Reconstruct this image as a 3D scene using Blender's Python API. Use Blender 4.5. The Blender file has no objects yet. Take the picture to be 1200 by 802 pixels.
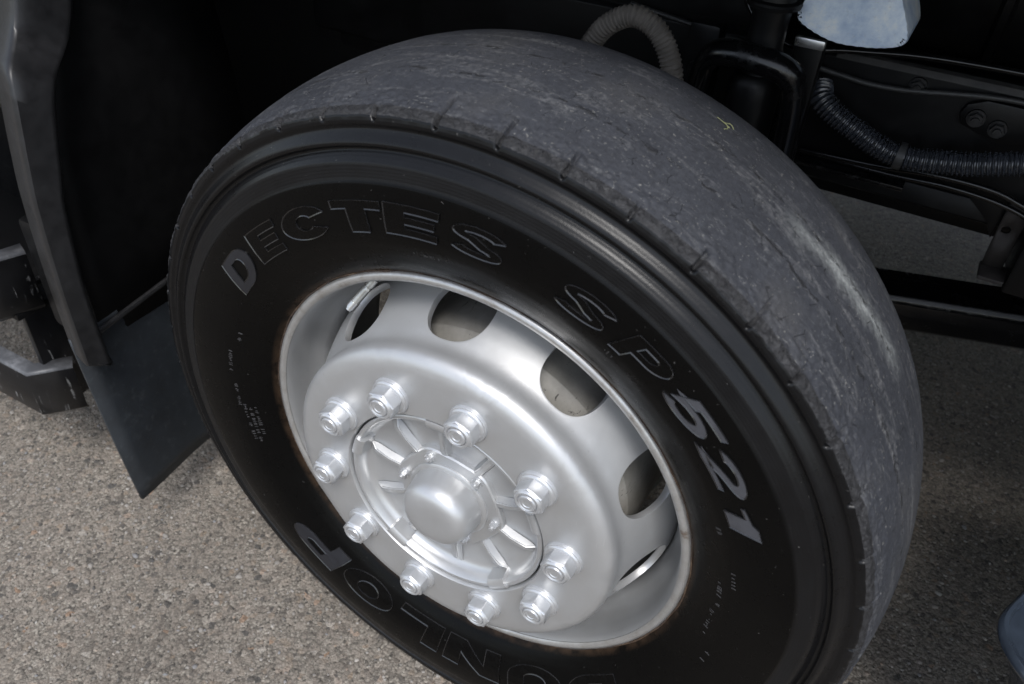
import bpy, bmesh, math, random
import numpy as np
from mathutils import Vector, Matrix

R = math.radians
rng = np.random.default_rng(7)
random.seed(7)
scene = bpy.context.scene
col = scene.collection

# ------------------------------------------------------------------ camera
cam_d = bpy.data.cameras.new('camera')
cam = bpy.data.objects.new('camera', cam_d)
col.objects.link(cam)
scene.camera = cam
fw = Vector((-0.3522, 0.6921, -0.6300)).normalized()
rt = Vector((0.8714, 0.4882, 0.0492))
rt = (rt - fw * rt.dot(fw)).normalized()
up = rt.cross(fw)
cam.matrix_world = Matrix(((rt.x, up.x, -fw.x, 0.3612), (rt.y, up.y, -fw.y, -0.6006),
                           (rt.z, up.z, -fw.z, 1.2810), (0, 0, 0, 1)))
cam_d.sensor_width = 36
cam_d.lens = 961.03 * 36 / 1200
cam_d.clip_start = 0.01
cam_d.clip_end = 500
cam_d.dof.use_dof = True
cam_d.dof.focus_distance = 1.0
cam_d.dof.aperture_fstop = 6.3

# ------------------------------------------------------------------ sky, sun, exposure
SUN_DIR = Vector((0.36, -0.62, 1.15)).normalized()      # towards the sun
sun_el = math.asin(SUN_DIR.z)
sun_az = math.atan2(SUN_DIR.x, SUN_DIR.y)
world = bpy.data.worlds.new('World')
scene.world = world
world.use_nodes = True
wn = world.node_tree
wn.nodes.clear()
sky = wn.nodes.new('ShaderNodeTexSky')
sky.sky_type = 'NISHITA'
sky.sun_disc = False
sky.sun_elevation = sun_el
sky.sun_rotation = sun_az
sky.air_density = 1.0
sky.dust_density = 1.0
sky.ozone_density = 1.0
hsv = wn.nodes.new('ShaderNodeHueSaturation')
hsv.inputs['Saturation'].default_value = 0.52
bg = wn.nodes.new('ShaderNodeBackground')
bg.inputs['Strength'].default_value = 0.12
wo = wn.nodes.new('ShaderNodeOutputWorld')
wn.links.new(sky.outputs[0], hsv.inputs['Color'])
wn.links.new(hsv.outputs[0], bg.inputs['Color'])
wn.links.new(bg.outputs[0], wo.inputs['Surface'])

sun_d = bpy.data.lights.new('sun', 'SUN')
sun_d.energy = 1.5
sun_d.angle = R(22)
sun_d.color = (1.0, 0.975, 0.945)
sun = bpy.data.objects.new('sun', sun_d)
col.objects.link(sun)
sun.rotation_euler = (-SUN_DIR).to_track_quat('-Z', 'Y').to_euler()

scene.view_settings.view_transform = 'Standard'
scene.view_settings.look = 'None'
scene.view_settings.exposure = 1.1
scene.view_settings.gamma = 1.0
scene.cycles.use_denoising = True
scene.cycles.max_bounces = 5
scene.cycles.glossy_bounces = 3
scene.cycles.diffuse_bounces = 3
scene.cycles.caustics_reflective = False
scene.cycles.caustics_refractive = False
scene.cycles.use_adaptive_sampling = True
scene.cycles.adaptive_threshold = 0.02

ZC = 0.485     # axle height


# ------------------------------------------------------------------ node helpers
class NT:
    def __init__(s, name):
        s.m = bpy.data.materials.new(name)
        s.m.use_nodes = True
        s.t = s.m.node_tree
        s.t.nodes.clear()
        s.out = s.t.nodes.new('ShaderNodeOutputMaterial')
        s.b = s.t.nodes.new('ShaderNodeBsdfPrincipled')
        s.t.links.new(s.b.outputs[0], s.out.inputs['Surface'])

    def n(s, typ, **kw):
        nd = s.t.nodes.new(typ)
        for k, v in kw.items():
            if isinstance(v, tuple) and len(v) == 2 and v[0] == 'prop':
                setattr(nd, k, v[1])
            elif k.startswith('p_'):
                setattr(nd, k[2:], v)
            else:
                s.set(nd.inputs[k.replace('_', ' ')], v)
        return nd

    def set(s, inp, v):
        if isinstance(v, bpy.types.NodeSocket):
            s.t.links.new(v, inp)
        elif v is not None:
            try:
                inp.default_value = v
            except Exception:
                inp.default_value = (*v, 1) if hasattr(v, '__len__') and len(v) == 3 else v

    def coord(s, which='Object', scale=(1, 1, 1), rot=(0, 0, 0), loc=(0, 0, 0)):
        tc = s.t.nodes.new('ShaderNodeTexCoord')
        mp = s.t.nodes.new('ShaderNodeMapping')
        mp.inputs['Scale'].default_value = scale
        mp.inputs['Rotation'].default_value = rot
        mp.inputs['Location'].default_value = loc
        s.t.links.new(tc.outputs[which], mp.inputs['Vector'])
        return mp.outputs[0]

    def noise(s, vec, scale, detail=4, rough=.55, dist=0, out='Fac'):
        nd = s.t.nodes.new('ShaderNodeTexNoise')
        nd.inputs['Scale'].default_value = scale
        nd.inputs['Detail'].default_value = detail
        nd.inputs['Roughness'].default_value = rough
        nd.inputs['Distortion'].default_value = dist
        if vec is not None:
            s.t.links.new(vec, nd.inputs['Vector'])
        return nd.outputs[out]

    def vor(s, vec, scale, feature='F1', out='Distance', rnd=1.0):
        nd = s.t.nodes.new('ShaderNodeTexVoronoi')
        nd.feature = feature
        nd.inputs['Scale'].default_value = scale
        nd.inputs['Randomness'].default_value = rnd
        s.t.links.new(vec, nd.inputs['Vector'])
        return nd.outputs[out]

    def ramp(s, fac, stops, interp='LINEAR'):
        nd = s.t.nodes.new('ShaderNodeValToRGB')
        cr = nd.color_ramp
        cr.interpolation = interp
        while len(cr.elements) < len(stops):
            cr.elements.new(0.5)
        for e, (p, c) in zip(cr.elements, stops):
            e.position = p
            e.color = (c, c, c, 1) if not hasattr(c, '__len__') else (*c, 1)
        s.t.links.new(fac, nd.inputs['Fac'])
        return nd.outputs['Color']

    def math(s, op, a, b=None, clamp=False):
        nd = s.t.nodes.new('ShaderNodeMath')
        nd.operation = op
        nd.use_clamp = clamp
        s.set(nd.inputs[0], a)
        if b is not None:
            s.set(nd.inputs[1], b)
        return nd.outputs[0]

    def mix(s, fac, a, b, mode='MIX'):
        nd = s.t.nodes.new('ShaderNodeMix')
        nd.data_type = 'RGBA'
        nd.blend_type = mode
        s.set(nd.inputs[0], fac)
        s.set(nd.inputs[6], (*a, 1) if isinstance(a, tuple) and len(a) == 3 else a)
        s.set(nd.inputs[7], (*b, 1) if isinstance(b, tuple) and len(b) == 3 else b)
        return nd.outputs[2]

    def bump(s, h, strength=.3, dist=.001, normal=None):
        nd = s.t.nodes.new('ShaderNodeBump')
        nd.inputs['Strength'].default_value = strength
        nd.inputs['Distance'].default_value = dist
        s.t.links.new(h, nd.inputs['Height'])
        if normal is not None:
            s.t.links.new(normal, nd.inputs['Normal'])
        return nd.outputs[0]

    def fin(s, base=None, rough=None, metal=None, normal=None, **kw):
        if base is not None:
            s.set(s.b.inputs['Base Color'], (*base, 1) if isinstance(base, tuple) and len(base) == 3 else base)
        if rough is not None:
            s.set(s.b.inputs['Roughness'], rough)
        if metal is not None:
            s.set(s.b.inputs['Metallic'], metal)
        if normal is not None:
            s.t.links.new(normal, s.b.inputs['Normal'])
        for k, v in kw.items():
            s.set(s.b.inputs[k.replace('_', ' ')], v)
        return s.m


def sep_uv(t):
    tc = t.t.nodes.new('ShaderNodeTexCoord')
    sp = t.t.nodes.new('ShaderNodeSeparateXYZ')
    t.t.links.new(tc.outputs['UV'], sp.inputs[0])
    return tc.outputs['UV'], sp.outputs[0], sp.outputs[1]


# ------------------------------------------------------------------ materials
def mat_asphalt():
    t = NT('asphalt')
    v = t.coord('Object')
    wob = t.noise(v, 60, 2, out='Color')
    va = t.n('ShaderNodeVectorMath', p_operation='MULTIPLY_ADD')
    t.t.links.new(wob, va.inputs[0])
    va.inputs[1].default_value = (.006, .006, .0)
    t.t.links.new(v, va.inputs[2])
    vv = va.outputs[0]
    c1 = t.vor(vv, 105, out='Color')
    d1 = t.vor(vv, 105, out='Distance')
    c2 = t.vor(vv, 240, out='Color')
    d2 = t.vor(vv, 240, out='Distance')
    sp = t.n('ShaderNodeSeparateColor')
    t.t.links.new(c1, sp.inputs[0])
    sp2 = t.n('ShaderNodeSeparateColor')
    t.t.links.new(c2, sp2.inputs[0])
    stone = t.ramp(sp.outputs[0], [(0, (.085, .083, .082)), (.10, (.165, .150, .136)), (.3, (.215, .195, .177)), (.6, (.245, .224, .203)),
                                  (.82, (.275, .252, .229)), (.9, (.235, .195, .160)), (.96, (.36, .345, .325)), (1, (.27, .19, .14))])
    fine = t.ramp(sp2.outputs[1], [(0, (.09, .084, .078)), (.22, (.17, .157, .143)), (.7, (.235, .219, .199)), (1, (.34, .322, .295))])
    base = t.mix(t.ramp(sp.outputs[1], [(.42, 0.0), (.5, 1.0)]), fine, stone)
    crack = t.ramp(d2, [(.42, 1.0), (.68, .68)])
    base = t.mix(1.0, base, crack, 'MULTIPLY')
    big = t.ramp(t.noise(v, 3.0, 5, .62), [(.28, .74), (.5, 1.0), (.72, 1.12)])
    base = t.mix(1.0, base, big, 'MULTIPLY')
    pits = t.ramp(t.noise(v, 120, 3, .6), [(.31, .25), (.40, 1.0)])
    base = t.mix(1.0, base, pits, 'MULTIPLY')
    base = t.mix(1.0, base, (.90, .855, .79), 'MULTIPLY')
    h = t.math('SUBTRACT', t.math('MULTIPLY', d1, -1.0), t.math('MULTIPLY', d2, .5))
    h = t.math('ADD', h, t.math('MULTIPLY', t.noise(v, 190, 3, .6), 1.2))
    return t.fin(base, .9, 0, t.bump(h, .7, .003))


def mat_stone(name, a, b):
    t = NT(name)
    g = t.t.nodes.new('ShaderNodeNewGeometry')
    c = t.ramp(g.outputs['Random Per Island'], [(0, a), (.12, (.19, .173, .156)), (.5, (.24, .221, .20)), (.72, (.27, .25, .228)), (.84, (.18, .182, .188)), (.94, (.27, .205, .155)), (1, b)])
    v = t.coord('Object')
    n = t.noise(v, 600, 3)
    c = t.mix(1.0, c, t.ramp(n, [(.3, .75), (.7, 1.15)]), 'MULTIPLY')
    return t.fin(c, .85, 0, t.bump(n, .4, .0006))


def mat_sidewall():
    t = NT('dressed_rubber')
    uv, u, w = sep_uv(t)
    v = t.coord('Object')
    n1 = t.noise(v, 9, 4, .6)
    n2 = t.noise(v, 420, 3, .6)
    n3 = t.noise(v, 60, 4, .7)
    base = t.ramp(n1, [(.3, (.0013, .0013, .0014)), (.7, (.0024, .0023, .0022))])
    # dry rubbed band just outside the lettering: fine radial fuzz
    mpv = t.n('ShaderNodeMapping')
    mpv.inputs['Scale'].default_value = (900, 25, 1)
    t.t.links.new(uv, mpv.inputs['Vector'])
    fz = t.noise(mpv.outputs[0], 1, 3, .6)
    band = t.math('MULTIPLY', t.ramp(w, [(.4190, 0.0), (.421, 1.0), (.4345, 1.0), (.4375, 0.0)]),
                  t.ramp(t.noise(v, 14, 3, .7), [(.35, .15), (.65, .8)]))
    base = t.mix(t.math('MULTIPLY', band, t.ramp(fz, [(.35, .1), (.75, .75)])), base, (.020, .019, .0188))
    dry = t.ramp(w, [(.4185, 0.0), (.4205, 1.0)])
    base = t.mix(t.math('MULTIPLY', dry, t.ramp(n3, [(.3, .55), (.7, 1.0)])), base, (.0046, .0047, .0054))
    # specks of dust
    sp = t.ramp(t.noise(v, 260, 2, .5), [(.74, 0.0), (.78, 1.0)])
    base = t.mix(t.math('MULTIPLY', sp, .35), base, (.16, .155, .15))
    # brown water marks right at the bead
    bead = t.math('MULTIPLY', t.ramp(w, [(.2975, 1.0), (.303, .75), (.3075, 0.0)]), t.ramp(t.noise(v, 38, 4, .7), [(.36, 0.0), (.58, 1.0)]))
    base = t.mix(t.math('MULTIPLY', bead, .8), base, (.055, .034, .021))
    rough = t.ramp(n3, [(.3, .24), (.7, .36)])
    rough = t.mix(t.math('MULTIPLY', dry, .6), rough, (.28, .28, .28))
    rough = t.mix(band, rough, (.6, .6, .6))
    h = t.math('ADD', n2, t.math('MULTIPLY', fz, band))
    ring = t.math('SINE', t.math('MULTIPLY', w, 2 * math.pi / .0034))
    h = t.math('ADD', h, t.math('MULTIPLY', ring, t.math('MULTIPLY', dry, .4)))
    return t.fin(base, rough, 0, t.bump(h, .16, .0006), Specular_IOR_Level=t.math('ADD', .11, t.math('MULTIPLY', dry, .13)))


def mat_tread():
    t = NT('worn_tread_rubber')
    uv, u, w = sep_uv(t)
    v = t.coord('Object')
    n1 = t.noise(v, 7, 5, .62)
    n2 = t.noise(v, 170, 5, .7)
    n3 = t.noise(v, 38, 5, .68)
    base = t.ramp(n1, [(.28, (.021, .0225, .0275)), (.55, (.031, .033, .0395)), (.78, (.046, .046, .048))])
    base = t.mix(1.0, base, t.ramp(n2, [(.3, .74), (.7, 1.24)]), 'MULTIPLY')
    # pale dusty scuffs, drawn out along the tread
    mp = t.n('ShaderNodeMapping')
    mp.inputs['Scale'].default_value = (9, 46, 1)
    t.t.links.new(uv, mp.inputs['Vector'])
    st = t.noise(mp.outputs[0], 1.0, 7, .72, .6)
    dust = t.math('MULTIPLY', t.ramp(st, [(.52, 0.0), (.72, 1.0)]), t.ramp(n2, [(.38, 0.0), (.62, 1.0)]))
    base = t.mix(t.math('MULTIPLY', dust, .6), base, (.20, .20, .20))
    gr = t.ramp(t.noise(v, 300, 3, .65), [(.63, 0.0), (.68, 1.0)])
    base = t.mix(t.math('MULTIPLY', gr, t.ramp(n3, [(.40, 0.08), (.66, .8)])), base, (.25, .245, .225))
    ms = t.n('ShaderNodeMapping')
    ms.inputs['Scale'].default_value = (60, 520, 1)
    ms.inputs['Rotation'].default_value = (0, 0, .35)
    t.t.links.new(uv, ms.inputs['Vector'])
    scr2 = t.math('MULTIPLY', t.ramp(t.noise(ms.outputs[0], 1, 3, .6), [(.64, 0.0), (.70, 1.0)]), t.ramp(t.noise(v, 16, 3, .6), [(.40, 0.0), (.62, 1.0)]))
    base = t.mix(t.math('MULTIPLY', scr2, .65), base, (.22, .22, .215))
    # one long chalky scrape across the tread
    d = t.math('ABSOLUTE', t.math('SUBTRACT', w, t.math('ADD', t.math('MULTIPLY', t.math('SUBTRACT', u, .385), -.10), .636)))
    d = t.math('ADD', d, t.math('MULTIPLY', t.math('SUBTRACT', t.noise(uv, 26, 4, .7), .5), .05))
    scr = t.math('MULTIPLY', t.ramp(d, [(.0, 1.0), (.006, .55), (.022, 0.0)]),
                 t.ramp(t.math('ABSOLUTE', t.math('SUBTRACT', u, .40)), [(.03, 1.0), (.11, 0.0)]))
    base = t.mix(t.math('MULTIPLY', scr, t.ramp(n2, [(.3, .25), (.6, .85)])), base, (.30, .315, .31))
    # traces of the old grooves: broken dark hairlines round the tread
    wob = t.math('MULTIPLY', t.math('SUBTRACT', t.noise(uv, 22, 4, .65), .5), .03)
    lines = None
    for w0 in (.575, .640):
        dd = t.math('ABSOLUTE', t.math('SUBTRACT', t.math('ADD', w, wob), w0))
        li = t.ramp(dd, [(.0005, 1.0), (.0015, 0.0)])
        lines = li if lines is None else t.math('MAXIMUM', lines, li)
    lines = t.math('MULTIPLY', lines, t.ramp(t.noise(uv, 44, 4, .65), [(.50, 0.0), (.57, 1.0)]))
    # short tears
    wv = t.vor(uv, 60, 'DISTANCE_TO_EDGE', 'Distance')
    tears = t.math('MULTIPLY', t.ramp(wv, [(.0, 1.0), (.018, 0.0)]), t.ramp(t.noise(uv, 48, 2, .5), [(.59, 0.0), (.63, 1.0)]))
    cut = t.math('MAXIMUM', lines, t.math('MULTIPLY', tears, .75))
    base = t.mix(t.math('MULTIPLY', cut, .8), base, (.012, .012, .013))
    h = t.math('ADD', t.math('MULTIPLY', n2, .5), t.math('MULTIPLY', n3, .8))
    h = t.math('SUBTRACT', h, t.math('MULTIPLY', cut, .9))
    h = t.math('ADD', h, t.math('MULTIPLY', dust, .15))
    return t.fin(base, .72, 0, t.bump(h, .8, .0026), Specular_IOR_Level=.3)


def mat_shoulder():
    t = NT('torn_shoulder_rubber')
    v = t.coord('Object')
    n1 = t.noise(v, 120, 5, .7, .8)
    n2 = t.noise(v, 30, 4, .6)
    base = t.ramp(n1, [(.38, (.005, .005, .006)), (.60, (.020, .020, .0225)), (.75, (.06, .06, .063))])
    base = t.mix(t.ramp(n2, [(.4, 0.0), (.7, .5)]), base, (.02, .02, .022))
    return t.fin(base, .6, 0, t.bump(n1, 1.0, .004))


def mat_silver(name='silver_paint', base=(.495, .50, .505), rough=.42, dirt=.30, metal=.64, speck=.16):
    t = NT(name)
    v = t.coord('Object')
    n1 = t.noise(v, 11, 5, .62)
    n2 = t.noise(v, 55, 5, .7)
    n3 = t.noise(v, 600, 2, .5)
    c = t.mix(t.math('MULTIPLY', t.ramp(n1, [(.4, 0.0), (.75, 1.0)]), dirt), base, tuple(x * k for x, k in zip(base, (.74, .71, .67))))
    c = t.mix(t.math('MULTIPLY', t.ramp(n2, [(.55, 0.0), (.75, 1.0)]), dirt * .6), c, tuple(x * 1.14 for x in base))
    sp = t.ramp(t.noise(v, 150, 2, .5), [(.73, 0.0), (.77, 1.0)])
    c = t.mix(t.math('MULTIPLY', sp, speck), c, (.2, .185, .17))
    mp = t.coord('Object', (400, 60, 40), (.3, .5, .2))
    sc = t.math('MULTIPLY', t.ramp(t.noise(mp, 1, 2, .5), [(.70, 0.0), (.74, 1.0)]), t.ramp(n1, [(.45, 0.0), (.6, 1.0)]))
    c = t.mix(t.math('MULTIPLY', sc, .22), c, (.75, .75, .75))
    r = t.ramp(n2, [(.3, rough - .03), (.7, rough + .05)])
    h = t.math('ADD', n2, t.math('MULTIPLY', n3, .25))
    return t.fin(c, r, metal, t.bump(h, .06, .0012))


def mat_lip():
    t = NT('chipped_rim_edge_paint')
    v = t.coord('Object')
    n = t.noise(v, 42, 5, .7)
    nl = t.noise(v, 6, 3, .6)
    c = t.mix(t.ramp(n, [(.42, 0.0), (.62, .55)]), (.50, .50, .495), (.36, .34, .315))
    c = t.mix(t.math('MULTIPLY', t.ramp(n, [(.6, 0.0), (.72, .8)]), t.ramp(nl, [(.4, 0.0), (.65, 1.0)])), c, (.13, .07, .035))
    return t.fin(c, .36, .7, t.bump(n, .2, .0008))


def mat_rust():
    t = NT('rim_edge_rust')
    v = t.coord('Object')
    n = t.noise(v, 55, 5, .72)
    nl = t.noise(v, 8, 4, .6)
    c = t.ramp(n, [(.32, (.02, .013, .010)), (.5, (.055, .032, .019)), (.68, (.11, .075, .048)), (.8, (.22, .19, .16))])
    c = t.mix(t.ramp(nl, [(.45, 0.0), (.62, .85)]), c, (.028, .022, .019))
    return t.fin(c, .85, 0, t.bump(n, .7, .002))


def mat_drum():
    t = NT('cast_drum')
    v = t.coord('Object')
    n = t.noise(v, 26, 5, .7)
    c = t.ramp(n, [(.25, (.19, .183, .165)), (.6, (.27, .26, .238)), (.8, (.34, .33, .305))])
    mp = t.coord('Object', (70, 14, 70))
    s = t.ramp(t.noise(mp, 1.0, 6, .75, 1.0), [(.60, 0.0), (.66, 1.0)])
    c = t.mix(t.math('MULTIPLY', s, .9), c, (.02, .018, .016))
    return t.fin(c, .62, .15, t.bump(n, .25, .001))


def mat_simple(name, base, rough, metal=0.0, var=.25, scale=30, bump=.12, **kw):
    t = NT(name)
    v = t.coord('Object')
    n = t.noise(v, scale, 5, .65)
    c = t.mix(t.ramp(n, [(.35, 0.0), (.7, 1.0)]), tuple(b * (1 - var) for b in base), tuple(b * (1 + var) for b in base))
    r = t.ramp(n, [(.3, max(rough - .07, .02)), (.7, min(rough + .1, 1))])
    return t.fin(c, r, metal, t.bump(n, bump, .001), **kw)


def mat_dusty_black(name, base=(.012, .012, .013), rough=.45, dust=.5, dcol=(.07, .068, .065), streak=(1, 1, 1), spec=.5):
    t = NT(name)
    v = t.coord('Object')
    vs = t.coord('Object', streak)
    n = t.noise(v, 14, 5, .65)
    n2 = t.noise(vs, 90, 4, .7)
    k = t.math('MULTIPLY', t.ramp(n, [(.42, 0.0), (.75, 1.0)]), t.ramp(n2, [(.4, .2), (.68, 1.0)]))
    c = t.mix(t.math('MULTIPLY', k, dust), base, dcol)
    r = t.mix(t.math('MULTIPLY', k, .8), (rough,) * 3, (.8, .8, .8))
    return t.fin(c, r, 0, t.bump(n2, .12, .0008), Specular_IOR_Level=spec)


def mat_step():
    t = NT('splashed_black_plastic')
    v = t.coord('Object')
    n = t.noise(v, 12, 4, .6)
    mp = t.coord('Object', (120, 120, 12))
    drip = t.math('MULTIPLY', t.ramp(t.noise(mp, 1, 4, .6, .3), [(.60, 0.0), (.66, 1.0)]), t.ramp(t.noise(v, 55, 3), [(.50, 0.0), (.58, 1.0)]))
    c = t.mix(t.math('MULTIPLY', t.ramp(n, [(.4, 0.0), (.75, 1.0)]), .5), (.005, .005, .0055), (.022, .022, .024))
    c = t.mix(t.math('MULTIPLY', drip, .45), c, (.35, .35, .35))
    return t.fin(c, .32, 0, t.bump(n, .1, .001))


def mat_flap():
    t = NT('mud_flap_rubber')
    v = t.coord('Object')
    n = t.noise(v, 7, 5, .65)
    n2 = t.noise(v, 60, 4, .7)
    c = t.ramp(n, [(.3, (.010, .012, .0145)), (.55, (.018, .022, .027)), (.8, (.034, .040, .047))])
    c = t.mix(t.math('MULTIPLY', t.ramp(n2, [(.55, 0.0), (.8, 1.0)]), .25), c, (.10, .11, .118))
    return t.fin(c, .5, 0, t.bump(n2, .15, .001))


def mat_reservoir():
    t = NT('milky_plastic')
    v = t.coord('Object')
    n = t.noise(v, 26, 5, .65)
    c = t.ramp(n, [(.32, (.40, .50, .66)), (.5, (.62, .70, .80)), (.66, (.85, .86, .84))])
    n2 = t.noise(v, 240, 3)
    c = t.mix(t.ramp(n2, [(.6, 0.0), (.8, .4)]), c, (.4, .4, .4))
    return t.fin(c, .45, 0, t.bump(n2, .1, .0006))


M = {
    'asphalt': mat_asphalt(), 'stone': mat_stone('loose_aggregate', (.07, .067, .065), (.38, .365, .34)),
    'sidewall': mat_sidewall(), 'tread': mat_tread(), 'shoulder': mat_shoulder(),
    'silver': mat_silver(), 'nut': mat_silver('silver_painted_nut', (.54, .55, .565), .33, .25, .6, .05),
    'hub': mat_silver('silver_painted_casting', (.505, .512, .52), .36, .3, .62, .05),
    'lip': mat_lip(), 'rust': mat_rust(), 'drum': mat_drum(),
    'letter_black': mat_simple('raised_black_lettering', (.0012, .0012, .0013), .25, 0, .1, 80, .05, Specular_IOR_Level=.15),
    'letter_dim': mat_simple('dim_grey_lettering', (.012, .013, .017), .38, 0, .16, 70, .1),
    'letter_edge': mat_simple('glinting_letter_edge', (.012, .012, .013), .15, 0, .3, 60, .03, Specular_IOR_Level=.6),  # paler, glossier edge colour standing in for highlights along the letter outlines
    'letter_grey': mat_simple('greyed_lettering', (.056, .058, .067), .36, 0, .16, 70, .1),
    'print': mat_simple('small_moulded_print', (.034, .034, .036), .4, 0, .3, 80, .05),
    'fender': mat_simple('grey_black_plastic', (.011, .011, .012), .42, 0, .18, 40, .12),
    'liner': mat_simple('matt_black_liner', (.003, .003, .0032), .6, 0, .2, 25, .1, Specular_IOR_Level=.12),
    'flap': mat_flap(), 'step': mat_step(),
    'steptop': mat_dusty_black('pale_step_top', (.06, .062, .068), .45, .9, (.22, .225, .24)),  # paler tone on the upper lip of the step plates
    'chassis': mat_dusty_black('chassis_black', (.0035, .0035, .0038), .38, .3, (.016, .0155, .015), spec=.22),
    'gloss': mat_dusty_black('gloss_black_enamel', (.003, .003, .0034), .13, .2, (.015, .015, .015), spec=.4),
    'conduit': mat_simple('black_conduit_plastic', (.030, .033, .040), .22, 0, .15, 30, .05, Specular_IOR_Level=.7),
    'hose': mat_simple('dusty_beige_hose', (.115, .102, .088), .7, 0, .25, 60, .2),
    'clamp': mat_simple('dull_black_clamp', (.03, .03, .03), .5),
    'bolt': mat_simple('dark_bolt_steel', (.016, .016, .017), .35, .3),
    'steel': mat_simple('bare_bright_steel', (.55, .55, .55), .28, .9, .15),
    'valve': mat_simple('dull_valve_brass', (.42, .42, .40), .35, .8, .2),
    'bracket': mat_simple('rusty_dull_bracket', (.024, .020, .018), .7, 0, .4, 60, .3),
    'ledge': mat_simple('pale_ledge', (.035, .033, .031), .7, 0, .5, 40, .2),  # paler strip along the top edge of the rail
    'guard': mat_simple('sky_tinted_gloss_plastic', (.026, .034, .047), .13, 0, .3, 14, .1),  # blue in the base colour stands in for reflected sky
    'reservoir': mat_reservoir(),
    'tank': mat_simple('grey_painted_tank', (.20, .195, .175), .42, .1, .2, 12, .1),
    'cab': mat_simple('dark_cab_paint', (.02, .021, .024), .3, 0, .1, 5, .02),
    'grass': mat_simple('dry_grass', (.22, .235, .11), .8, 0, .3, 200, .1),
}


# ------------------------------------------------------------------ mesh helpers
def link(name, me, mats, parent=None, loc=(0, 0, 0), rot=(0, 0, 0)):
    o = bpy.data.objects.new(name, me)
    col.objects.link(o)
    for m in (mats if isinstance(mats, (list, tuple)) else [mats]):
        me.materials.append(M[m])
    o.location = loc
    o.rotation_euler = rot
    if parent:
        o.parent = parent
    return o


def smooth(me, ang=35):
    bm = bmesh.new()
    bm.from_mesh(me)
    for f in bm.faces:
        f.smooth = True
    a = R(ang)
    for e in bm.edges:
        e.smooth = not (len(e.link_faces) == 2 and e.calc_face_angle(0) > a)
    bm.to_mesh(me)
    bm.free()
    return me


def bm_mesh(bm, name, ang=35):
    bmesh.ops.recalc_face_normals(bm, faces=bm.faces)
    me = bpy.data.meshes.new(name)
    bm.to_mesh(me)
    bm.free()
    return smooth(me, ang)


def lathe(name, prof, n=192, ang=30, close=False):
    """prof = (y, r) pairs, revolved about the local Y axis."""
    P = np.array(prof, float)
    a = np.linspace(0, 2 * np.pi, n, endpoint=False)
    V = np.zeros((len(P), n, 3))
    V[..., 0] = P[:, 1, None] * np.cos(a)
    V[..., 2] = P[:, 1, None] * np.sin(a)
    V[..., 1] = P[:, 0, None]
    k = len(P)
    F = []
    rows = k if close else k - 1
    for i in range(rows):
        j2 = (i + 1) % k
        for j in range(n):
            q = (j + 1) % n
            F.append((i * n + j, j2 * n + j, j2 * n + q, i * n + q))
    me = bpy.data.meshes.new(name)
    me.from_pydata(V.reshape(-1, 3).tolist(), [], F)
    bm = bmesh.new()
    bm.from_mesh(me)
    bmesh.ops.remove_doubles(bm, verts=bm.verts, dist=1e-6)
    bmesh.ops.recalc_face_normals(bm, faces=bm.faces)
    bm.to_mesh(me)
    bm.free()
    return smooth(me, ang)


def spline(pts, n):
    P = np.array(pts, float)
    Q = np.vstack([2 * P[0] - P[1], P, 2 * P[-1] - P[-2]])
    seg = len(P) - 1
    out = []
    for tt in np.linspace(0, seg, n):
        i = min(int(tt), seg - 1)
        t = tt - i
        a, b, c, d = Q[i:i + 4]
        out.append(.5 * (2 * b + (c - a) * t + (2 * a - 5 * b + 4 * c - d) * t * t + (3 * b - a - 3 * c + d) * t ** 3))
    return np.array(out)


def tube(name, pts, rad, n=14, samples=60, sq=None, cap=True, raw=False):
    """rad: number or function of arc length."""
    C = np.array(pts, float) if raw else spline(pts, samples)
    if not raw and samples > 300:       # even spacing, so that corrugations stay regular
        l_ = np.concatenate([[0], np.cumsum(np.linalg.norm(np.diff(C, axis=0), axis=1))])
        q_ = np.linspace(0, l_[-1], samples)
        C = np.stack([np.interp(q_, l_, C[:, k]) for k in range(3)], 1)
    L = np.concatenate([[0], np.cumsum(np.linalg.norm(np.diff(C, axis=0), axis=1))])
    T = np.gradient(C, axis=0)
    T /= np.linalg.norm(T, axis=1, keepdims=True)
    u = np.cross(T[0], [0, 0, 1.0])
    if np.linalg.norm(u) < 1e-3:
        u = np.cross(T[0], [0, 1.0, 0])
    u /= np.linalg.norm(u)
    verts, faces = [], []
    for i in range(len(C)):
        u = u - T[i] * (u @ T[i])
        u /= np.linalg.norm(u)
        w = np.cross(T[i], u)
        r = rad(L[i]) if callable(rad) else rad
        for k in range(n):
            a = 2 * np.pi * k / n
            ca, sa = np.cos(a), np.sin(a)
            if sq:
                ca *= sq[0]
                sa *= sq[1]
            verts.append(C[i] + r * (ca * u + sa * w))
    for i in range(len(C) - 1):
        for k in range(n):
            q = (k + 1) % n
            faces.append((i * n + k, i * n + q, (i + 1) * n + q, (i + 1) * n + k))
    if cap:
        faces.append(tuple(range(n))[::-1])
        faces.append(tuple((len(C) - 1) * n + k for k in range(n)))
    me = bpy.data.meshes.new(name)
    me.from_pydata([tuple(v) for v in verts], [], faces)
    return smooth(me, 40)


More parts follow.
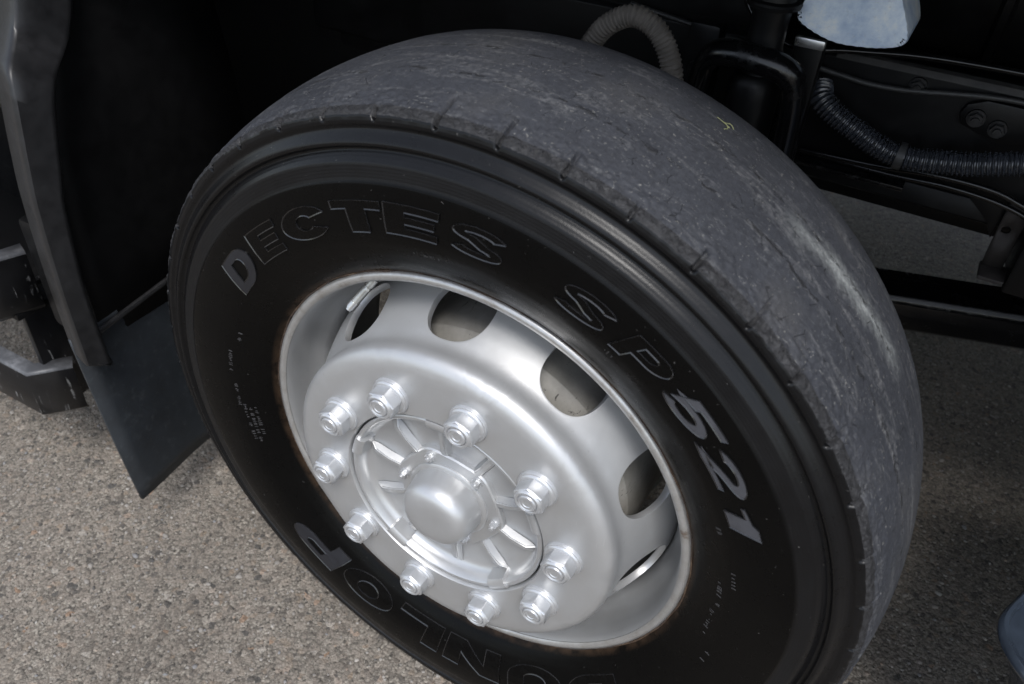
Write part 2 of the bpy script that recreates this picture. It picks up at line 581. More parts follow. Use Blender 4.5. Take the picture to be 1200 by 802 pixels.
def box(name, x0, x1, y0, y1, z0, z1, bev=.004, seg=2, taper=None):
    bm = bmesh.new()
    bmesh.ops.create_cube(bm, size=1)
    for v in bm.verts:
        v.co = Vector(((x0 + x1) / 2 + v.co.x * (x1 - x0), (y0 + y1) / 2 + v.co.y * (y1 - y0), (z0 + z1) / 2 + v.co.z * (z1 - z0)))
        if taper and v.co.z > (z0 + z1) / 2:
            v.co.x = (x0 + x1) / 2 + (v.co.x - (x0 + x1) / 2) * taper[0] + (taper[2] if len(taper) > 2 else 0)
            v.co.y = (y0 + y1) / 2 + (v.co.y - (y0 + y1) / 2) * taper[1]
    if bev:
        bmesh.ops.bevel(bm, geom=bm.edges[:], offset=bev, segments=seg, affect='EDGES', profile=.6)
    return bm_mesh(bm, name)


def prism(name, poly, axis, a0, a1, bev=.002, ang=35):
    """poly of 2D points extruded along an axis: 'x' -> (y,z), 'y' -> (x,z), 'z' -> (x,y)."""
    bm = bmesh.new()

    def co(p, a):
        return {'x': (a, p[0], p[1]), 'y': (p[0], a, p[1]), 'z': (p[0], p[1], a)}[axis]
    A = [bm.verts.new(co(p, a0)) for p in poly]
    B = [bm.verts.new(co(p, a1)) for p in poly]
    bm.faces.new(A)
    bm.faces.new(B[::-1])
    for i in range(len(poly)):
        j = (i + 1) % len(poly)
        bm.faces.new((A[i], B[i], B[j], A[j]))
    bmesh.ops.recalc_face_normals(bm, faces=bm.faces)
    if bev:
        bmesh.ops.bevel(bm, geom=bm.edges[:], offset=bev, segments=2, affect='EDGES', profile=.6)
    return bm_mesh(bm, name, ang)


def vnoise(shape_u, shape_v, cu, cv, seed):
    """tileable (in u) smooth value noise on a grid."""
    g = np.random.default_rng(seed).random((cv + 2, cu))
    uu = np.linspace(0, cu, shape_u, endpoint=False)
    vv = np.linspace(0, cv, shape_v)
    i = uu.astype(int)
    fu = uu - i
    fu = fu * fu * (3 - 2 * fu)
    j = np.minimum(vv.astype(int), cv)
    fv = vv - j
    fv = fv * fv * (3 - 2 * fv)
    a = g[np.ix_(j, i % cu)]
    b = g[np.ix_(j, (i + 1) % cu)]
    c = g[np.ix_(j + 1, i % cu)]
    d = g[np.ix_(j + 1, (i + 1) % cu)]
    return (a * (1 - fu) + b * fu) * (1 - fv)[:, None] + (c * (1 - fu) + d * fu) * fv[:, None] - .5


# ------------------------------------------------------------------ the setting
def build_ground():
    bm = bmesh.new()
    bmesh.ops.create_grid(bm, x_segments=2, y_segments=2, size=120)
    g = link('asphalt_ground', bm_mesh(bm, 'asphalt_ground'), 'asphalt')
    g['kind'] = 'structure'
    g['label'] = 'grey brown coarse asphalt ground under and beside the truck'
    # chips of aggregate standing proud of the surface
    ico = bmesh.new()
    bmesh.ops.create_icosphere(ico, subdivisions=1, radius=1)
    bv = np.array([v.co[:] for v in ico.verts])
    bf = np.array([[v.index for v in f.verts] for f in ico.faces])
    ico.free()
    N1 = 12000
    x = rng.uniform(-1.75, 1.25, N1)
    y = rng.uniform(-.62, 1.5, N1)
    r = rng.uniform(.0016, .0040, N1) * (1 + (rng.random(N1) > .95) * .7)
    V = []
    for k in range(N1):
        q = bv * (1 + rng.uniform(-.3, .3, (len(bv), 1)))
        sc = r[k] * np.array([rng.uniform(.8, 1.4), rng.uniform(.7, 1.1), rng.uniform(.45, .8)])
        a = rng.uniform(0, 6.28)
        q = q * sc
        ca, sa = np.cos(a), np.sin(a)
        V.append(np.stack([q[:, 0] * ca - q[:, 1] * sa + x[k], q[:, 0] * sa + q[:, 1] * ca + y[k], q[:, 2] - .0003], 1))
    V = np.concatenate(V)
    F = (bf[None] + (np.arange(N1) * len(bv))[:, None, None]).reshape(-1, 3)
    me = bpy.data.meshes.new('aggregate')
    me.vertices.add(len(V))
    me.vertices.foreach_set('co', V.ravel())
    me.loops.add(len(F) * 3)
    me.loops.foreach_set('vertex_index', F.ravel().astype(np.int32))
    me.polygons.add(len(F))
    me.polygons.foreach_set('loop_start', (np.arange(len(F)) * 3).astype(np.int32))
    me.update(calc_edges=True)
    s = link('aggregate_stones', me, 'stone')
    s['kind'] = 'stuff'
    s['label'] = 'small stone chips bedded in the asphalt surface'
    s['category'] = 'gravel'


build_ground()

# ------------------------------------------------------------------ the truck (one thing)
truck = bpy.data.objects.new('truck', None)
col.objects.link(truck)
truck['label'] = 'black truck with worn front tyre on a silver painted ten nut wheel'
truck['category'] = 'truck'

# --- tyre ----------------------------------------------------------
# profile (y, r, zone) from the outer bead round the tread to the inner bead
PR = [(.012, .2915), (.004, .2965), (-.001, .3005), (-.006, .3055), (-.012, .312), (-.019, .322), (-.026, .336), (-.0315, .350),
      (-.0345, .362), (-.0363, .375), (-.0371, .388), (-.0373, .400), (-.0369, .410), (-.0362, .4165), (-.0358, .4180), (-.0341, .4192),
      (-.0333, .426), (-.0325, .4345), (-.0322, .4362), (-.0312, .4378), (-.0238, .4452), (-.0224, .4470), (-.0222, .4490), (-.0268, .4514), (-.0284, .4530),
      (-.0284, .4556), (-.0274, .4572), (-.0200, .4646), (-.0190, .4664), (-.0188, .4690), (-.0212, .4715), (-.0212, .4750), (-.0204, .4780), (-.0195, .4803)]
SH = [(-.0175, .4828), (-.014, .4848), (-.009, .4864)]
TR = [(-.004, .4880), (.002, .4897), (.008, .4915), (.02, .4950), (.035, .4985), (.055, .5020), (.075, .5044), (.095, .5060), (.11, .5068), (.125, .5070), (.145, .5066),
      (.165, .5055), (.185, .5035), (.20, .5008), (.212, .4975), (.220, .494), (.227, .488)]
IN = [(.236, .470), (.246, .445), (.254, .415), (.257, .385), (.254, .355), (.245, .33), (.232, .312), (.222, .302), (.212, .294)]


def side_y(r):
    P = np.array(PR)
    return np.interp(r, P[:, 1], P[:, 0])


def build_tyre():
    zones = [(PR, 1.0, 0), (SH, .001, 1), (TR, .006, 2), (IN, .02, 0)]
    pts = PR + SH + TR + IN
    zid = [0] * len(PR) + [1] * len(SH) + [2] * len(TR) + [0] * len(IN)
    # refine the shoulder and the tread
    Y, RR, Z = [], [], []
    for i in range(len(pts) - 1):
        (y0, r0), (y1, r1) = pts[i], pts[i + 1]
        L = math.hypot(y1 - y0, r1 - r0)
        zz = max(zid[i], zid[i + 1]) if 2 not in (zid[i], zid[i + 1]) else (2 if zid[i] == 2 or zid[i + 1] == 2 else 0)
        step = .0015 if (.478 < r0 < .4925 and y0 < .1) else .006
        k = max(1, int(math.ceil(L / step)))
        for j in range(k):
            t = j / k
            Y.append(y0 + (y1 - y0) * t)
            RR.append(r0 + (r1 - r0) * t)
            Z.append(zz)
    Y.append(pts[-1][0])
    RR.append(pts[-1][1])
    Z.append(0)
    Y, RR = np.array(Y), np.array(RR)
    K, N = len(Y), 2160
    a = np.linspace(0, 2 * np.pi, N, endpoint=False)
    rr = np.repeat(RR[:, None], N, 1)
    yy = np.repeat(Y[:, None], N, 1)
    out = Y < .1
    sh = (RR > .4785) & (RR < .4945) & out
    wgt = np.zeros(K)
    wgt[sh] = np.clip(np.minimum((RR[sh] - .4785) / .004, (.4945 - RR[sh]) / .003), 0, 1)
    # chewed shoulder
    nz = vnoise(N, K, 300, 40, 3) * .0017 + vnoise(N, K, 800, 70, 4) * .0013
    rr += nz * wgt[:, None]
    yy -= nz * .6 * wgt[:, None]
    # slow waves of wear on the tread itself
    tw = ((RR > .490)).astype(float)
    rr += vnoise(N, K, 36, 14, 5) * .0014 * tw[:, None]
    # shoulder slots, one every 8 degrees
    deg = np.degrees(a)
    for s in range(45):
        c = 5.3 + 8.0 * s + random.uniform(-.35, .35)
        d = np.abs((deg - c + 180) % 360 - 180)
        wid = random.uniform(.18, .30)
        g = np.clip(1.5 - d / wid, 0, 1)
        dep = random.uniform(.0040, .0085)
        reach = np.zeros(K)
        hi = random.uniform(.4865, .4960)
        reach[out] = np.clip(np.minimum((RR[out] - .4765) / .003, (hi - RR[out]) / .003), 0, 1)
        rr -= dep * reach[:, None] * g[None]
        yy += dep * .9 * reach[:, None] * g[None]
    # moulded radial scars on the outer band, far left
    V = np.zeros((K, N, 3))
    V[..., 0] = rr * np.cos(a)
    V[..., 2] = rr * np.sin(a)
    V[..., 1] = yy
    # flattened where it carries the load, with the wall bulging a little
    low = V[..., 2] < -(ZC - .0015)
    V[..., 2][low] = -(ZC - .0015)
    idx = np.arange(K * N).reshape(K, N)
    q = np.roll(idx, -1, 1)
    F = np.stack([idx[:-1], q[:-1], q[1:], idx[1:]], -1).reshape(-1, 4)
    me = bpy.data.meshes.new('tyre')
    me.vertices.add(K * N)
    me.vertices.foreach_set('co', V.ravel())
    me.loops.add(len(F) * 4)
    me.loops.foreach_set('vertex_index', F.ravel().astype(np.int32))
    me.polygons.add(len(F))
    me.polygons.foreach_set('loop_start', (np.arange(len(F)) * 4).astype(np.int32))
    mi = np.repeat(np.array(Z[:-1]), N).astype(np.int32)
    me.update(calc_edges=True)
    me.polygons.foreach_set('material_index', mi)
    me.polygons.foreach_set('use_smooth', np.ones(len(F), bool))
    uvl = me.uv_layers.new(name='UVMap')
    # u = arc length, v = radius on the wall; on the tread v = .5 + y
    uu = np.repeat((a * .5)[None], K, 0)
    uu = np.where(uu > np.pi * .75, uu - np.pi, uu)
    vv = np.where((Y > -.010) & (RR > .48), .52 + Y, RR)[:, None].repeat(N, 1)
    uvs = np.stack([uu.ravel()[F], vv.ravel()[F]], -1)
    uvl.data.foreach_set('uv', uvs.reshape(-1).astype(np.float32))
    me.update()
    return link('tyre', me, ['sidewall', 'shoulder', 'tread'], truck, (0, 0, ZC))


tyre = build_tyre()
tyre['label'] = 'worn black tyre with a bald grey tread and raised lettering'


# --- lettering -----------------------------------------------------
def arc(cx, cy, rx, ry, a0, a1, n=24):
    return [(cx + rx * math.cos(R(a)), cy + ry * math.sin(R(a))) for a in np.linspace(a0, a1, n)]


def stroke(path, th, tv):
    """thicken a path: horizontal stems th wide in x, bars tv tall in y."""
    P = np.array(path, float)
    T = np.gradient(P, axis=0)
    # per-vertex miter from neighbouring segments
    S = np.diff(P, axis=0)
    S /= np.linalg.norm(S, axis=1, keepdims=True)
    Ln, Rn = [], []
    for i in range(len(P)):
        s0 = S[max(i - 1, 0)]
        s1 = S[min(i, len(S) - 1)]
        n0 = np.array([-s0[1], s0[0]])
        n1 = np.array([-s1[1], s1[0]])
        n = n0 + n1
        n /= np.linalg.norm(n)
        k = 1 / max(.5, n @ n1)
        off = np.array([n[0] * th, n[1] * tv]) * k
        Ln.append(P[i] + off)
        Rn.append(P[i] - off)
    return [tuple(p) for p in Ln] + [tuple(p) for p in Rn[::-1]]


def glyph(ch):
    if ch == 'D':
        return [[(0, 0), (.5, 0)] + arc(.52, .5, .48, .5, -90, 90) + [(.5, 1), (0, 1)],
                [(.3, .24), (.5, .24)] + arc(.5, .5, .2, .26, -90, 90) + [(.5, .76), (.3, .76)]]
    if ch == 'E':
        return [[(0, 0), (1, 0), (1, .25), (.40, .25), (.40, .38), (.94, .38), (.94, .62), (.40, .62), (.40, .75), (1, .75), (1, 1), (0, 1)]]
    if ch == 'C':
        return [arc(.5, .5, .5, .5, 28, 332, 48) + arc(.5, .5, .17, .22, 325, 35, 36)]
    if ch == 'T':
        return [[(0, 1), (0, .73), (.30, .73), (.30, 0), (.70, 0), (.70, .73), (1, .73), (1, 1)]]
    if ch == 'S':
        p = arc(.5, .735, .36, .155, 15, 270, 26)[:-1] + arc(.5, .265, .36, .155 + .0, 90, -165, 26)
        p = arc(.5, .735, .365, .155, 14, 250, 26) + arc(.5, .265, .365, .155, 70, -166, 26)
        return [stroke(p, .125, .100)]
    if ch == 'P':
        return [[(0, 0), (.32, 0), (.32, .34), (.6, .34)] + arc(.64, .67, .36, .33, -90, 90) + [(.6, 1), (0, 1)],
                [(.32, .56), (.58, .56)] + arc(.58, .675, .1, .115, -90, 90) + [(.58, .79), (.32, .79)]]
    if ch == 'O':
        return [arc(.5, .5, .5, .5, 0, 352, 44), arc(.5, .5, .2, .25, 0, 350, 36)]
    if ch == 'L':
        return [[(0, 0), (1, 0), (1, .25), (.36, .25), (.36, 1), (0, 1)]]
    if ch == 'N':
        return [[(0, 0), (.29, 0), (.29, .56), (.66, 0), (1, 0), (1, 1), (.71, 1), (.71, .44), (.34, 1), (0, 1)]]
    if ch == 'U':
        return [[(0, 1), (0, .42)] + arc(.5, .42, .5, .42, 180, 360, 30) + [(1, .42), (1, 1), (.7, 1), (.7, .42)] + arc(.5, .42, .2, .18, 360, 180, 20) + [(.3, .42), (.3, 1)]]
    if ch == '5':
        return [stroke([(.97, .9), (.28, .9), (.21, .52), (.3, .56)] + arc(.46, .33, .38, .235, 105, -160, 26), .14, .1)]
    if ch == '2':
        return [stroke(arc(.46, .67, .38, .235, 170, -35, 24) + [(.5, .37), (.2, .12), (.26, .1), (.97, .1)], .135, .1)]
    if ch == '1':
        return [[(.28, 0), (.78, 0), (.78, 1), (.48, 1), (.38, .84), (0, .76), (0, .62), (.28, .64)]]


def densify(loop, w, h, step=.0022):
    out = []
    L = [(x * w, y * h) for x, y in loop]
    for i in range(len(L)):
        a, b = np.array(L[i]), np.array(L[(i + 1) % len(L)])
        d = np.linalg.norm(b - a)
        if d < 1e-5:
            continue
        k = max(1, int(d / step))
        for j in range(k):
            out.append(tuple(a + (b - a) * j / k))
    return out


def letter(ch, a_left, a_right, r0, r1, mat, slant=.1, raise_=.0017, flip=False):
    rm = (r0 + r1) / 2
    w = R(a_left - a_right) * rm
    h = r1 - r0
    w_eff = w - slant * h
    bm = bmesh.new()
    edges = []
    for loop in glyph(ch):
        d = densify(loop, w_eff, h)
        vs = [bm.verts.new((x, y, 0)) for x, y in d]
        for i in range(len(vs)):
            edges.append(bm.edges.new((vs[i], vs[(i + 1) % len(vs)])))
    res = bmesh.ops.triangle_fill(bm, edges=edges, use_beauty=True, use_dissolve=False)
    bmesh.ops.recalc_face_normals(bm, faces=bm.faces)
    if sum(f.normal.z for f in bm.faces) < 0:
        bmesh.ops.reverse_faces(bm, faces=bm.faces)
    for it in range(3):
        long = [e for e in bm.edges if e.calc_length() > .006]
        if not long:
            break
        bmesh.ops.subdivide_edges(bm, edges=long, cuts=1)
        bmesh.ops.triangulate(bm, faces=bm.faces[:])
    faces = bm.faces[:]
    top = bmesh.ops.extrude_face_region(bm, geom=faces)
    tv = [g for g in top['geom'] if isinstance(g, bmesh.types.BMVert)]
    tf = [g for g in top['geom'] if isinstance(g, bmesh.types.BMFace)]
    for v in tv:
        v.co.z = raise_
    for v in bm.verts:
        if v.co.z < raise_ * .5:
            v.co.z = -.0012
    bmesh.ops.delete(bm, geom=[f for f in bm.faces if all(v.co.z < 0 for v in f.verts)], context='FACES_ONLY')
    tf = [f for f in bm.faces if all(v.co.z > raise_ * .5 for v in f.verts)]
    for f in bm.faces:
        f.material_index = 1
    for f in tf:
        f.material_index = 0
    ins = bmesh.ops.inset_region(bm, faces=tf, thickness=.0011, depth=0, use_even_offset=True, use_boundary=True)
    for f in ins['faces']:
        f.material_index = 1
    done = set()
    for f in tf:
        for v in f.verts:
            if v not in done:
                done.add(v)
                v.co.z -= .0009
    for v in bm.verts:
        x, y, z = v.co
        r = r0 + y
        ang = R(a_left) - (x + slant * y) / rm
        v.co = Vector((r * math.cos(ang), side_y(r) - z, r * math.sin(ang)))
    me = bm_mesh(bm, 'raised_letter', 30)
    return link('raised_letter', me, [mat, 'letter_edge'], tyre)


B, G = 'letter_black', 'letter_grey'
for args in [('D', 147.2, 135.8, .352, .3955, 'letter_dim', .35), ('E', 135.2, 125.6, .358, .397, B, .2), ('C', 124.8, 112.4, .360, .3985, B, .15),
             ('T', 111.8, 101.6, .3630, .400, B, .1), ('E', 101.8, 91.4, .3650, .401, B, .15), ('S', 90.2, 80.2, .3665, .402, B, .2),
             ('S', 72.8, 62.4, .3665, .402, B, .35), ('P', 62.0, 52.2, .3665, .402, B, .4), ('5', 52.2, 41.0, .3690, .402, G, .5),
             ('2', 42.2, 30.8, .3655, .397, G, .55), ('1', 31.4, 22.2, .362, .393, G, .45),
             ('P', -124.0, -140.5, .331, .380, 'letter_dim', .15), ('O', -107.5, -123.5, .326, .376, B, .1), ('L', -92.5, -106.5, .326, .376, B, .1),
             ('N', -75.5, -91.8, .326, .376, B, .1), ('U', -58.0, -74.0, .326, .376, B, .1), ('D', -41.0, -57.0, .326, .376, B, .1)]:
    letter(*args)


def small_print():
    """rows of tiny moulded strokes, too small to read."""
    bm = bmesh.new()

    def row(a0, a1, r, h, gap=.0):
        s = R(abs(a1 - a0)) * r
        k = int(s / (h * .85))
        for i in range(k):
            if random.random() < .14:
                continue
            a = R(a0) + (R(a1) - R(a0)) * (i + .5) / k
            for st in range(random.choice((1, 2, 2))):
                da = (random.uniform(-.3, .3)) * h / r
                dr0, dr1 = sorted((random.uniform(-.5, .0) * h, random.uniform(.1, .5) * h))
                if random.random() < .35:
                    dr0, dr1 = (-.5 * h, .5 * h)
                tw = .0005 / r
                vs = []
                for aa, rq in ((a + da - tw, r + dr0), (a + da + tw, r + dr0), (a + da + tw, r + dr1), (a + da - tw, r + dr1)):
                    vs.append((rq * math.cos(aa), side_y(rq) - .0007, rq * math.sin(aa)))
                vs2 = [(x, y + .0012, z) for x, y, z in vs]
                A = [bm.verts.new(v) for v in vs]
                Bv = [bm.verts.new(v) for v in vs2]
                bm.faces.new(A)
                for q in range(4):
                    bm.faces.new((A[q], Bv[q], Bv[(q + 1) % 4], A[(q + 1) % 4]))
    row(174, 166, .356, .005)
    row(184, 177, .352, .005)
    row(194, 183, .346, .0045)
    row(195, 184, .339, .0045)
    row(193, 184, .332, .0045)
    row(163, 160, .345, .005)
    row(11, 3, .340, .006)
    row(2, -6, .336, .006)
    row(15, 11, .356, .005)
    row(-9, -13, .352, .006)
    row(26, 23, .347, .006)
    row(98, 92, .343, .0045)
    row(62, 59.5, .356, .005)
    o = link('small_print', bm_mesh(bm, 'small_print'), 'print', tyre)
    o['kind'] = 'stuff'


small_print()

# --- wheel rim and disc ---------------------------------------------
rim_prof = [(.0135, .2935), (.006, .2975), (.0005, .2988), (-.0030, .2968), (-.0042, .2935), (-.0030, .2895), (.001, .2868), (.008, .2845), (.020, .2822),
            (.034, .2800), (.046, .2760), (.054, .2690), (.064, .2630), (.080, .2610), (.100, .2610), (.125, .262), (.150, .268), (.175, .276), (.205, .284), (.213, .292),
            (.217, .297), (.214, .2985), (.208, .290), (.16, .272), (.12, .266), (.07, .267), (.058, .273), (.046, .281), (.018, .287)]
rim = link('wheel_rim', lathe('wheel_rim', rim_prof, 256, 32, close=True), ['silver'], truck, (0, 0, ZC))
rim['label'] = 'silver painted steel wheel rim with a chipped edge'
me = lathe('rim_edge', [(.0028, .29905), (-.0008, .2995), (-.0040, .2975), (-.0054, .2940), (-.0046, .2900), (-.0022, .2878), (.0, .2882), (-.002, .2925), (.0, .297)], 256, 40, close=True)
link('rim_edge', me, ['lip'], rim)
# uneven rust squeezed between tyre and rim
rp = [(.003, .2975), (-.0010, .2992), (-.0022, .3000), (-.0024, .3008), (-.0018, .3016), (.002, .303)]
me = lathe('rust_ring', rp, 360, 60)
for v in me.vertices:
    a = math.atan2(v.co.z, v.co.x)
    k = 1 + .004 * math.sin(9 * a) * math.sin(23 * a + 1) + random.uniform(-.0012, .0012)
    v.co.x *= k
    v.co.z *= k
link('rust_ring', me, ['rust'], rim)


def disc_curve():
    # (y, r) along the disc from the rim well to the edge of the flat face
    key = [(.080, .2610), (.062, .2575), (.044, .2515), (.026, .2445), (.010, .2375), (-.004, .2310), (-.0130, .2268), (-.0180, .2250), (-.0230, .2243), (-.0290, .2250), (-.0350, .2255), (-.0410, .2248), (-.0462, .2220), (-.0500, .2172), (-.0523, .2105), (-.0531, .2020), (-.0532, .185)]
    return spline(key, 120)


DC = disc_curve()
DL = np.concatenate([[0], np.cumsum(np.linalg.norm(np.diff(DC, axis=0), axis=1))])
DT = DL[-1]


def dpt(ang, s):
    y = np.interp(s, DL, DC[:, 0])
    r = np.interp(s, DL, DC[:, 1])
    return (r * math.cos(ang), y, r * math.sin(ang))


NUT0 = 5.55            # angle of the first nut
HOLE_S, HOLE_A, HOLE_B = .055, .0385, .0425     # centre along the curve, half width, half height


def build_disc():
    bm = bmesh.new()
    sA, sB = .004, DT
    half = math.pi / 10
    nper = 24
    # rectangle outline, same count on each side
    rect = []
    for i in range(nper):
        rect.append((-1 + 2 * i / nper, 0.0))
    for i in range(nper):
        rect.append((1.0, i / nper))
    for i in range(nper):
        rect.append((1 - 2 * i / nper, 1.0))
    for i in range(nper):
        rect.append((-1.0, 1 - i / nper))
    rings = 12
    rmid = .240
    for k in range(10):
        ac = R(NUT0 + 18) + k * 2 * half
        grid = []
        for j in range(rings + 1):
            t = j / rings
            t = t ** 1.5
            row = []
            for (u, v) in rect:
                ru, rs = u * half, sA + (sB - sA) * v
                dx, ds = ru * rmid, rs - HOLE_S
                th = math.atan2(ds / HOLE_B, dx / HOLE_A)
                ex = 2 / 2.35
                c, s_ = math.cos(th), math.sin(th)
                hx = math.copysign(abs(c) ** ex, c) * HOLE_A
                hs = math.copysign(abs(s_) ** ex, s_) * HOLE_B
                hu, hs2 = hx / rmid, HOLE_S + hs
                uu = hu + (ru - hu) * t
                ss = hs2 + (rs - hs2) * t
                p = dpt(ac + uu, ss)
                row.append(bm.verts.new(p))
            grid.append(row)
        n = len(rect)
        for j in range(rings):
            for i in range(n):
                q = (i + 1) % n
                bm.faces.new((grid[j][i], grid[j][q], grid[j + 1][q], grid[j + 1][i]))
    # the flat bolting face
    prev = None
    for rr_, yy_ in ((.185, -.0532), (.165, -.0533), (.148, -.0533), (.1415, -.0533), (.1400, -.0510), (.1395, -.030)):
        ring = []
        for k in range(240):
            a = R(NUT0) + 2 * math.pi * k / 240
            ring.append(bm.verts.new((rr_ * math.cos(a), yy_, rr_ * math.sin(a))))
        if prev:
            for i in range(240):
                q = (i + 1) % 240
                bm.faces.new((prev[i], prev[q], ring[q], ring[i]))
        prev = ring
    bmesh.ops.remove_doubles(bm, verts=bm.verts, dist=2e-5)
    bmesh.ops.recalc_face_normals(bm, faces=bm.faces)
    avg = sum(f.normal.y for f in bm.faces)
    if avg > 0:
        bmesh.ops.reverse_faces(bm, faces=bm.faces)
    me = bpy.data.meshes.new('wheel_disc')
    bm.to_mesh(me)
    bm.free()
    smooth(me, 40)
    o = link('wheel_disc', me, ['silver'], rim)
    m = o.modifiers.new('thickness', 'SOLIDIFY')
    m.thickness = .009
    m.offset = -1
    m2 = o.modifiers.new('edge', 'BEVEL')
    m2.width = .0018
    m2.segments = 2
    m2.limit_method = 'ANGLE'
    m2.angle_limit = R(50)
    return o


disc = build_disc()


def nut_mesh():
    bm = bmesh.new()
    R6 = .0200
    prof = [(-.0, 1.0), (-.0150, 1.0), (-.0180, .955)]
    rows = []
    for y, s in prof:
        rows.append([bm.verts.new((R6 * s * math.cos(R(60 * i)), y, R6 * s * math.sin(R(60 * i)))) for i in range(6)])
    for i in range(2):
        for k in range(6):
            q = (k + 1) % 6
            bm.faces.new((rows[i][k], rows[i][q], rows[i + 1][q], rows[i + 1][k]))
    bm.faces.new(rows[2])
    bmesh.ops.bevel(bm, geom=[e for e in bm.edges if len(e.link_faces) == 2], offset=.0006, segments=1, affect='EDGES')
    # rounded crown ring
    prev = None
    for y, r in ((-.0172, .0168), (-.0192, .0160), (-.0203, .0146), (-.0203, .0128), (-.0190, .0116)):
        ring = [bm.verts.new((r * math.cos(R(15 * i)), y, r * math.sin(R(15 * i)))) for i in range(24)]
        if prev:
            for k in range(24):
                q = (k + 1) % 24
                bm.faces.new((prev[k], prev[q], ring[q], ring[k]))
        prev = ring
    return bm_mesh(bm, 'lug_nut', 30)


NUT = nut_mesh()
WASH = lathe('washer', [(.002, .0242), (-.0022, .0244), (-.0038, .0236), (-.0042, .0222), (-.0058, .0214), (-.0066, .0200), (-.0066, .012)], 40, 40)
STUD = lathe('stud', [(-.012, .0118), (-.0195, .0116), (-.0216, .0104), (-.0220, .0092), (-.0212, .0082), (-.0212, .0054), (-.0204, .0046), (-.0204, .0)], 28, 30)
for me_, mn in ((NUT, 'nut'), (WASH, 'nut'), (STUD, 'nut')):
    me_.materials.append(M[mn])


def shared(name, me, parent, loc, rot=(0, 0, 0)):
    o = bpy.data.objects.new(name, me)
    col.objects.link(o)
    o.parent = parent
    o.location = loc
    o.rotation_euler = rot
    return o


for k in range(10):
    a = R(NUT0 + 36 * k)
    x, z = .1675 * math.cos(a), .1675 * math.sin(a)
    shared('washer', WASH, rim, (x, -.0534, z))
    shared('lug_nut', NUT, rim, (x, -.0584, z), (0, random.uniform(0, R(60)), 0))
    shared('stud', STUD, rim, (x, -.0582, z), (0, random.uniform(0, 6), 0))

# valve
VA, VB = np.array((-.1471, .022, .718 - ZC)), np.array((-.1635, .006, .6901 - ZC))
vp = [tuple(VA + (VB - VA) * t) for t in np.linspace(-.25, 1, 8)]
link('valve_stem', tube('valve_stem', vp, lambda s: .0058 if s < .012 else (.0048 if s < .016 else .0054), 16, 40), ['valve'], rim)
e0, e1 = np.array(vp[-2]), np.array(vp[-1])
dv = (e1 - e0) / np.linalg.norm(e1 - e0)
link('valve_cap', tube('valve_cap', [e1 - dv * .006, e1 + dv * .004, e1 + dv * .007], lambda s: .0062 if s < .01 else .0046, 16, 16), ['steel'], rim)

# --- hub -------------------------------------------------------------
hub = link('wheel_hub', lathe('wheel_hub', [(.03, .138), (-.046, .1380), (-.0492, .1372), (-.0503, .1355), (-.0500, .1320), (-.0480, .1300), (-.0400, .1285), (-.0345, .1262), (-.0300, .121),
                                            (-.0290, .112), (-.0285, .090), (-.0285, .082), (-.0285, .079), (-.0285, .074), (-.0285, .02)], 160, 35), ['hub'], truck, (0, 0, ZC))
hub['label'] = 'silver painted wheel hub inside the ring of nuts'


def rib_mesh():
    bm = bmesh.new()
    # local: x radial, y axial, z tangential
    pts = [(.070, -.0265), (.072, -.0365), (.092, -.0392), (.112, -.0380), (.126, -.0300)]
    h0, h1 = .0078, .0040
    A = [bm.verts.new((x, y, h1 if i in (1, 2, 3) else h0)) for i, (x, y) in enumerate(pts)]
    Bv = [bm.verts.new((x, y, -h1 if i in (1, 2, 3) else -h0)) for i, (x, y) in enumerate(pts)]
    bm.faces.new(A)
    bm.faces.new(Bv[::-1])
    for i in range(5):
        j = (i + 1) % 5
        bm.faces.new((A[i], Bv[i], Bv[j], A[j]))
    bmesh.ops.recalc_face_normals(bm, faces=bm.faces)
    bmesh.ops.bevel(bm, geom=bm.edges[:], offset=.0014, segments=2, affect='EDGES')
    return bm_mesh(bm, 'rib', 40)


RIB = rib_mesh()
RIB.materials.append(M['hub'])
for k in range(10):
    a = R(NUT0 + 18 + 36 * k)
    shared('rib', RIB, hub, (0, 0, 0), (0, -a, 0))
# raised lugs on the rim of the hub
bm = bmesh.new()
for a, w in ((-2, 0),):
    pass
bm.free()


def hub_lug():
    bm = bmesh.new()
    prev = None
    sect = [(-.030, .1385), (-.0500, .1384), (-.0525, .1372), (-.0532, .1340), (-.0525, .1285), (-.0490, .1245), (-.030, .1215)]
    rows = []
    for d in np.linspace(-6.5, 6.5, 12):
        rows.append([bm.verts.new((r * math.cos(R(d)), y, r * math.sin(R(d)))) for y, r in sect])
    for i in range(11):
        for j in range(len(sect) - 1):
            bm.faces.new((rows[i][j], rows[i][j + 1], rows[i + 1][j + 1], rows[i + 1][j]))
    bm.faces.new(rows[0])
    bm.faces.new(rows[-1][::-1])
    bmesh.ops.recalc_face_normals(bm, faces=bm.faces)
    return bm_mesh(bm, 'pilot_lug', 35)


LUG = hub_lug()
LUG.materials.append(M['hub'])
for k in range(5):
    shared('pilot_lug', LUG, hub, (0, 0, 0), (0, -R(NUT0 + 18 + 72 * k - 3), 0))

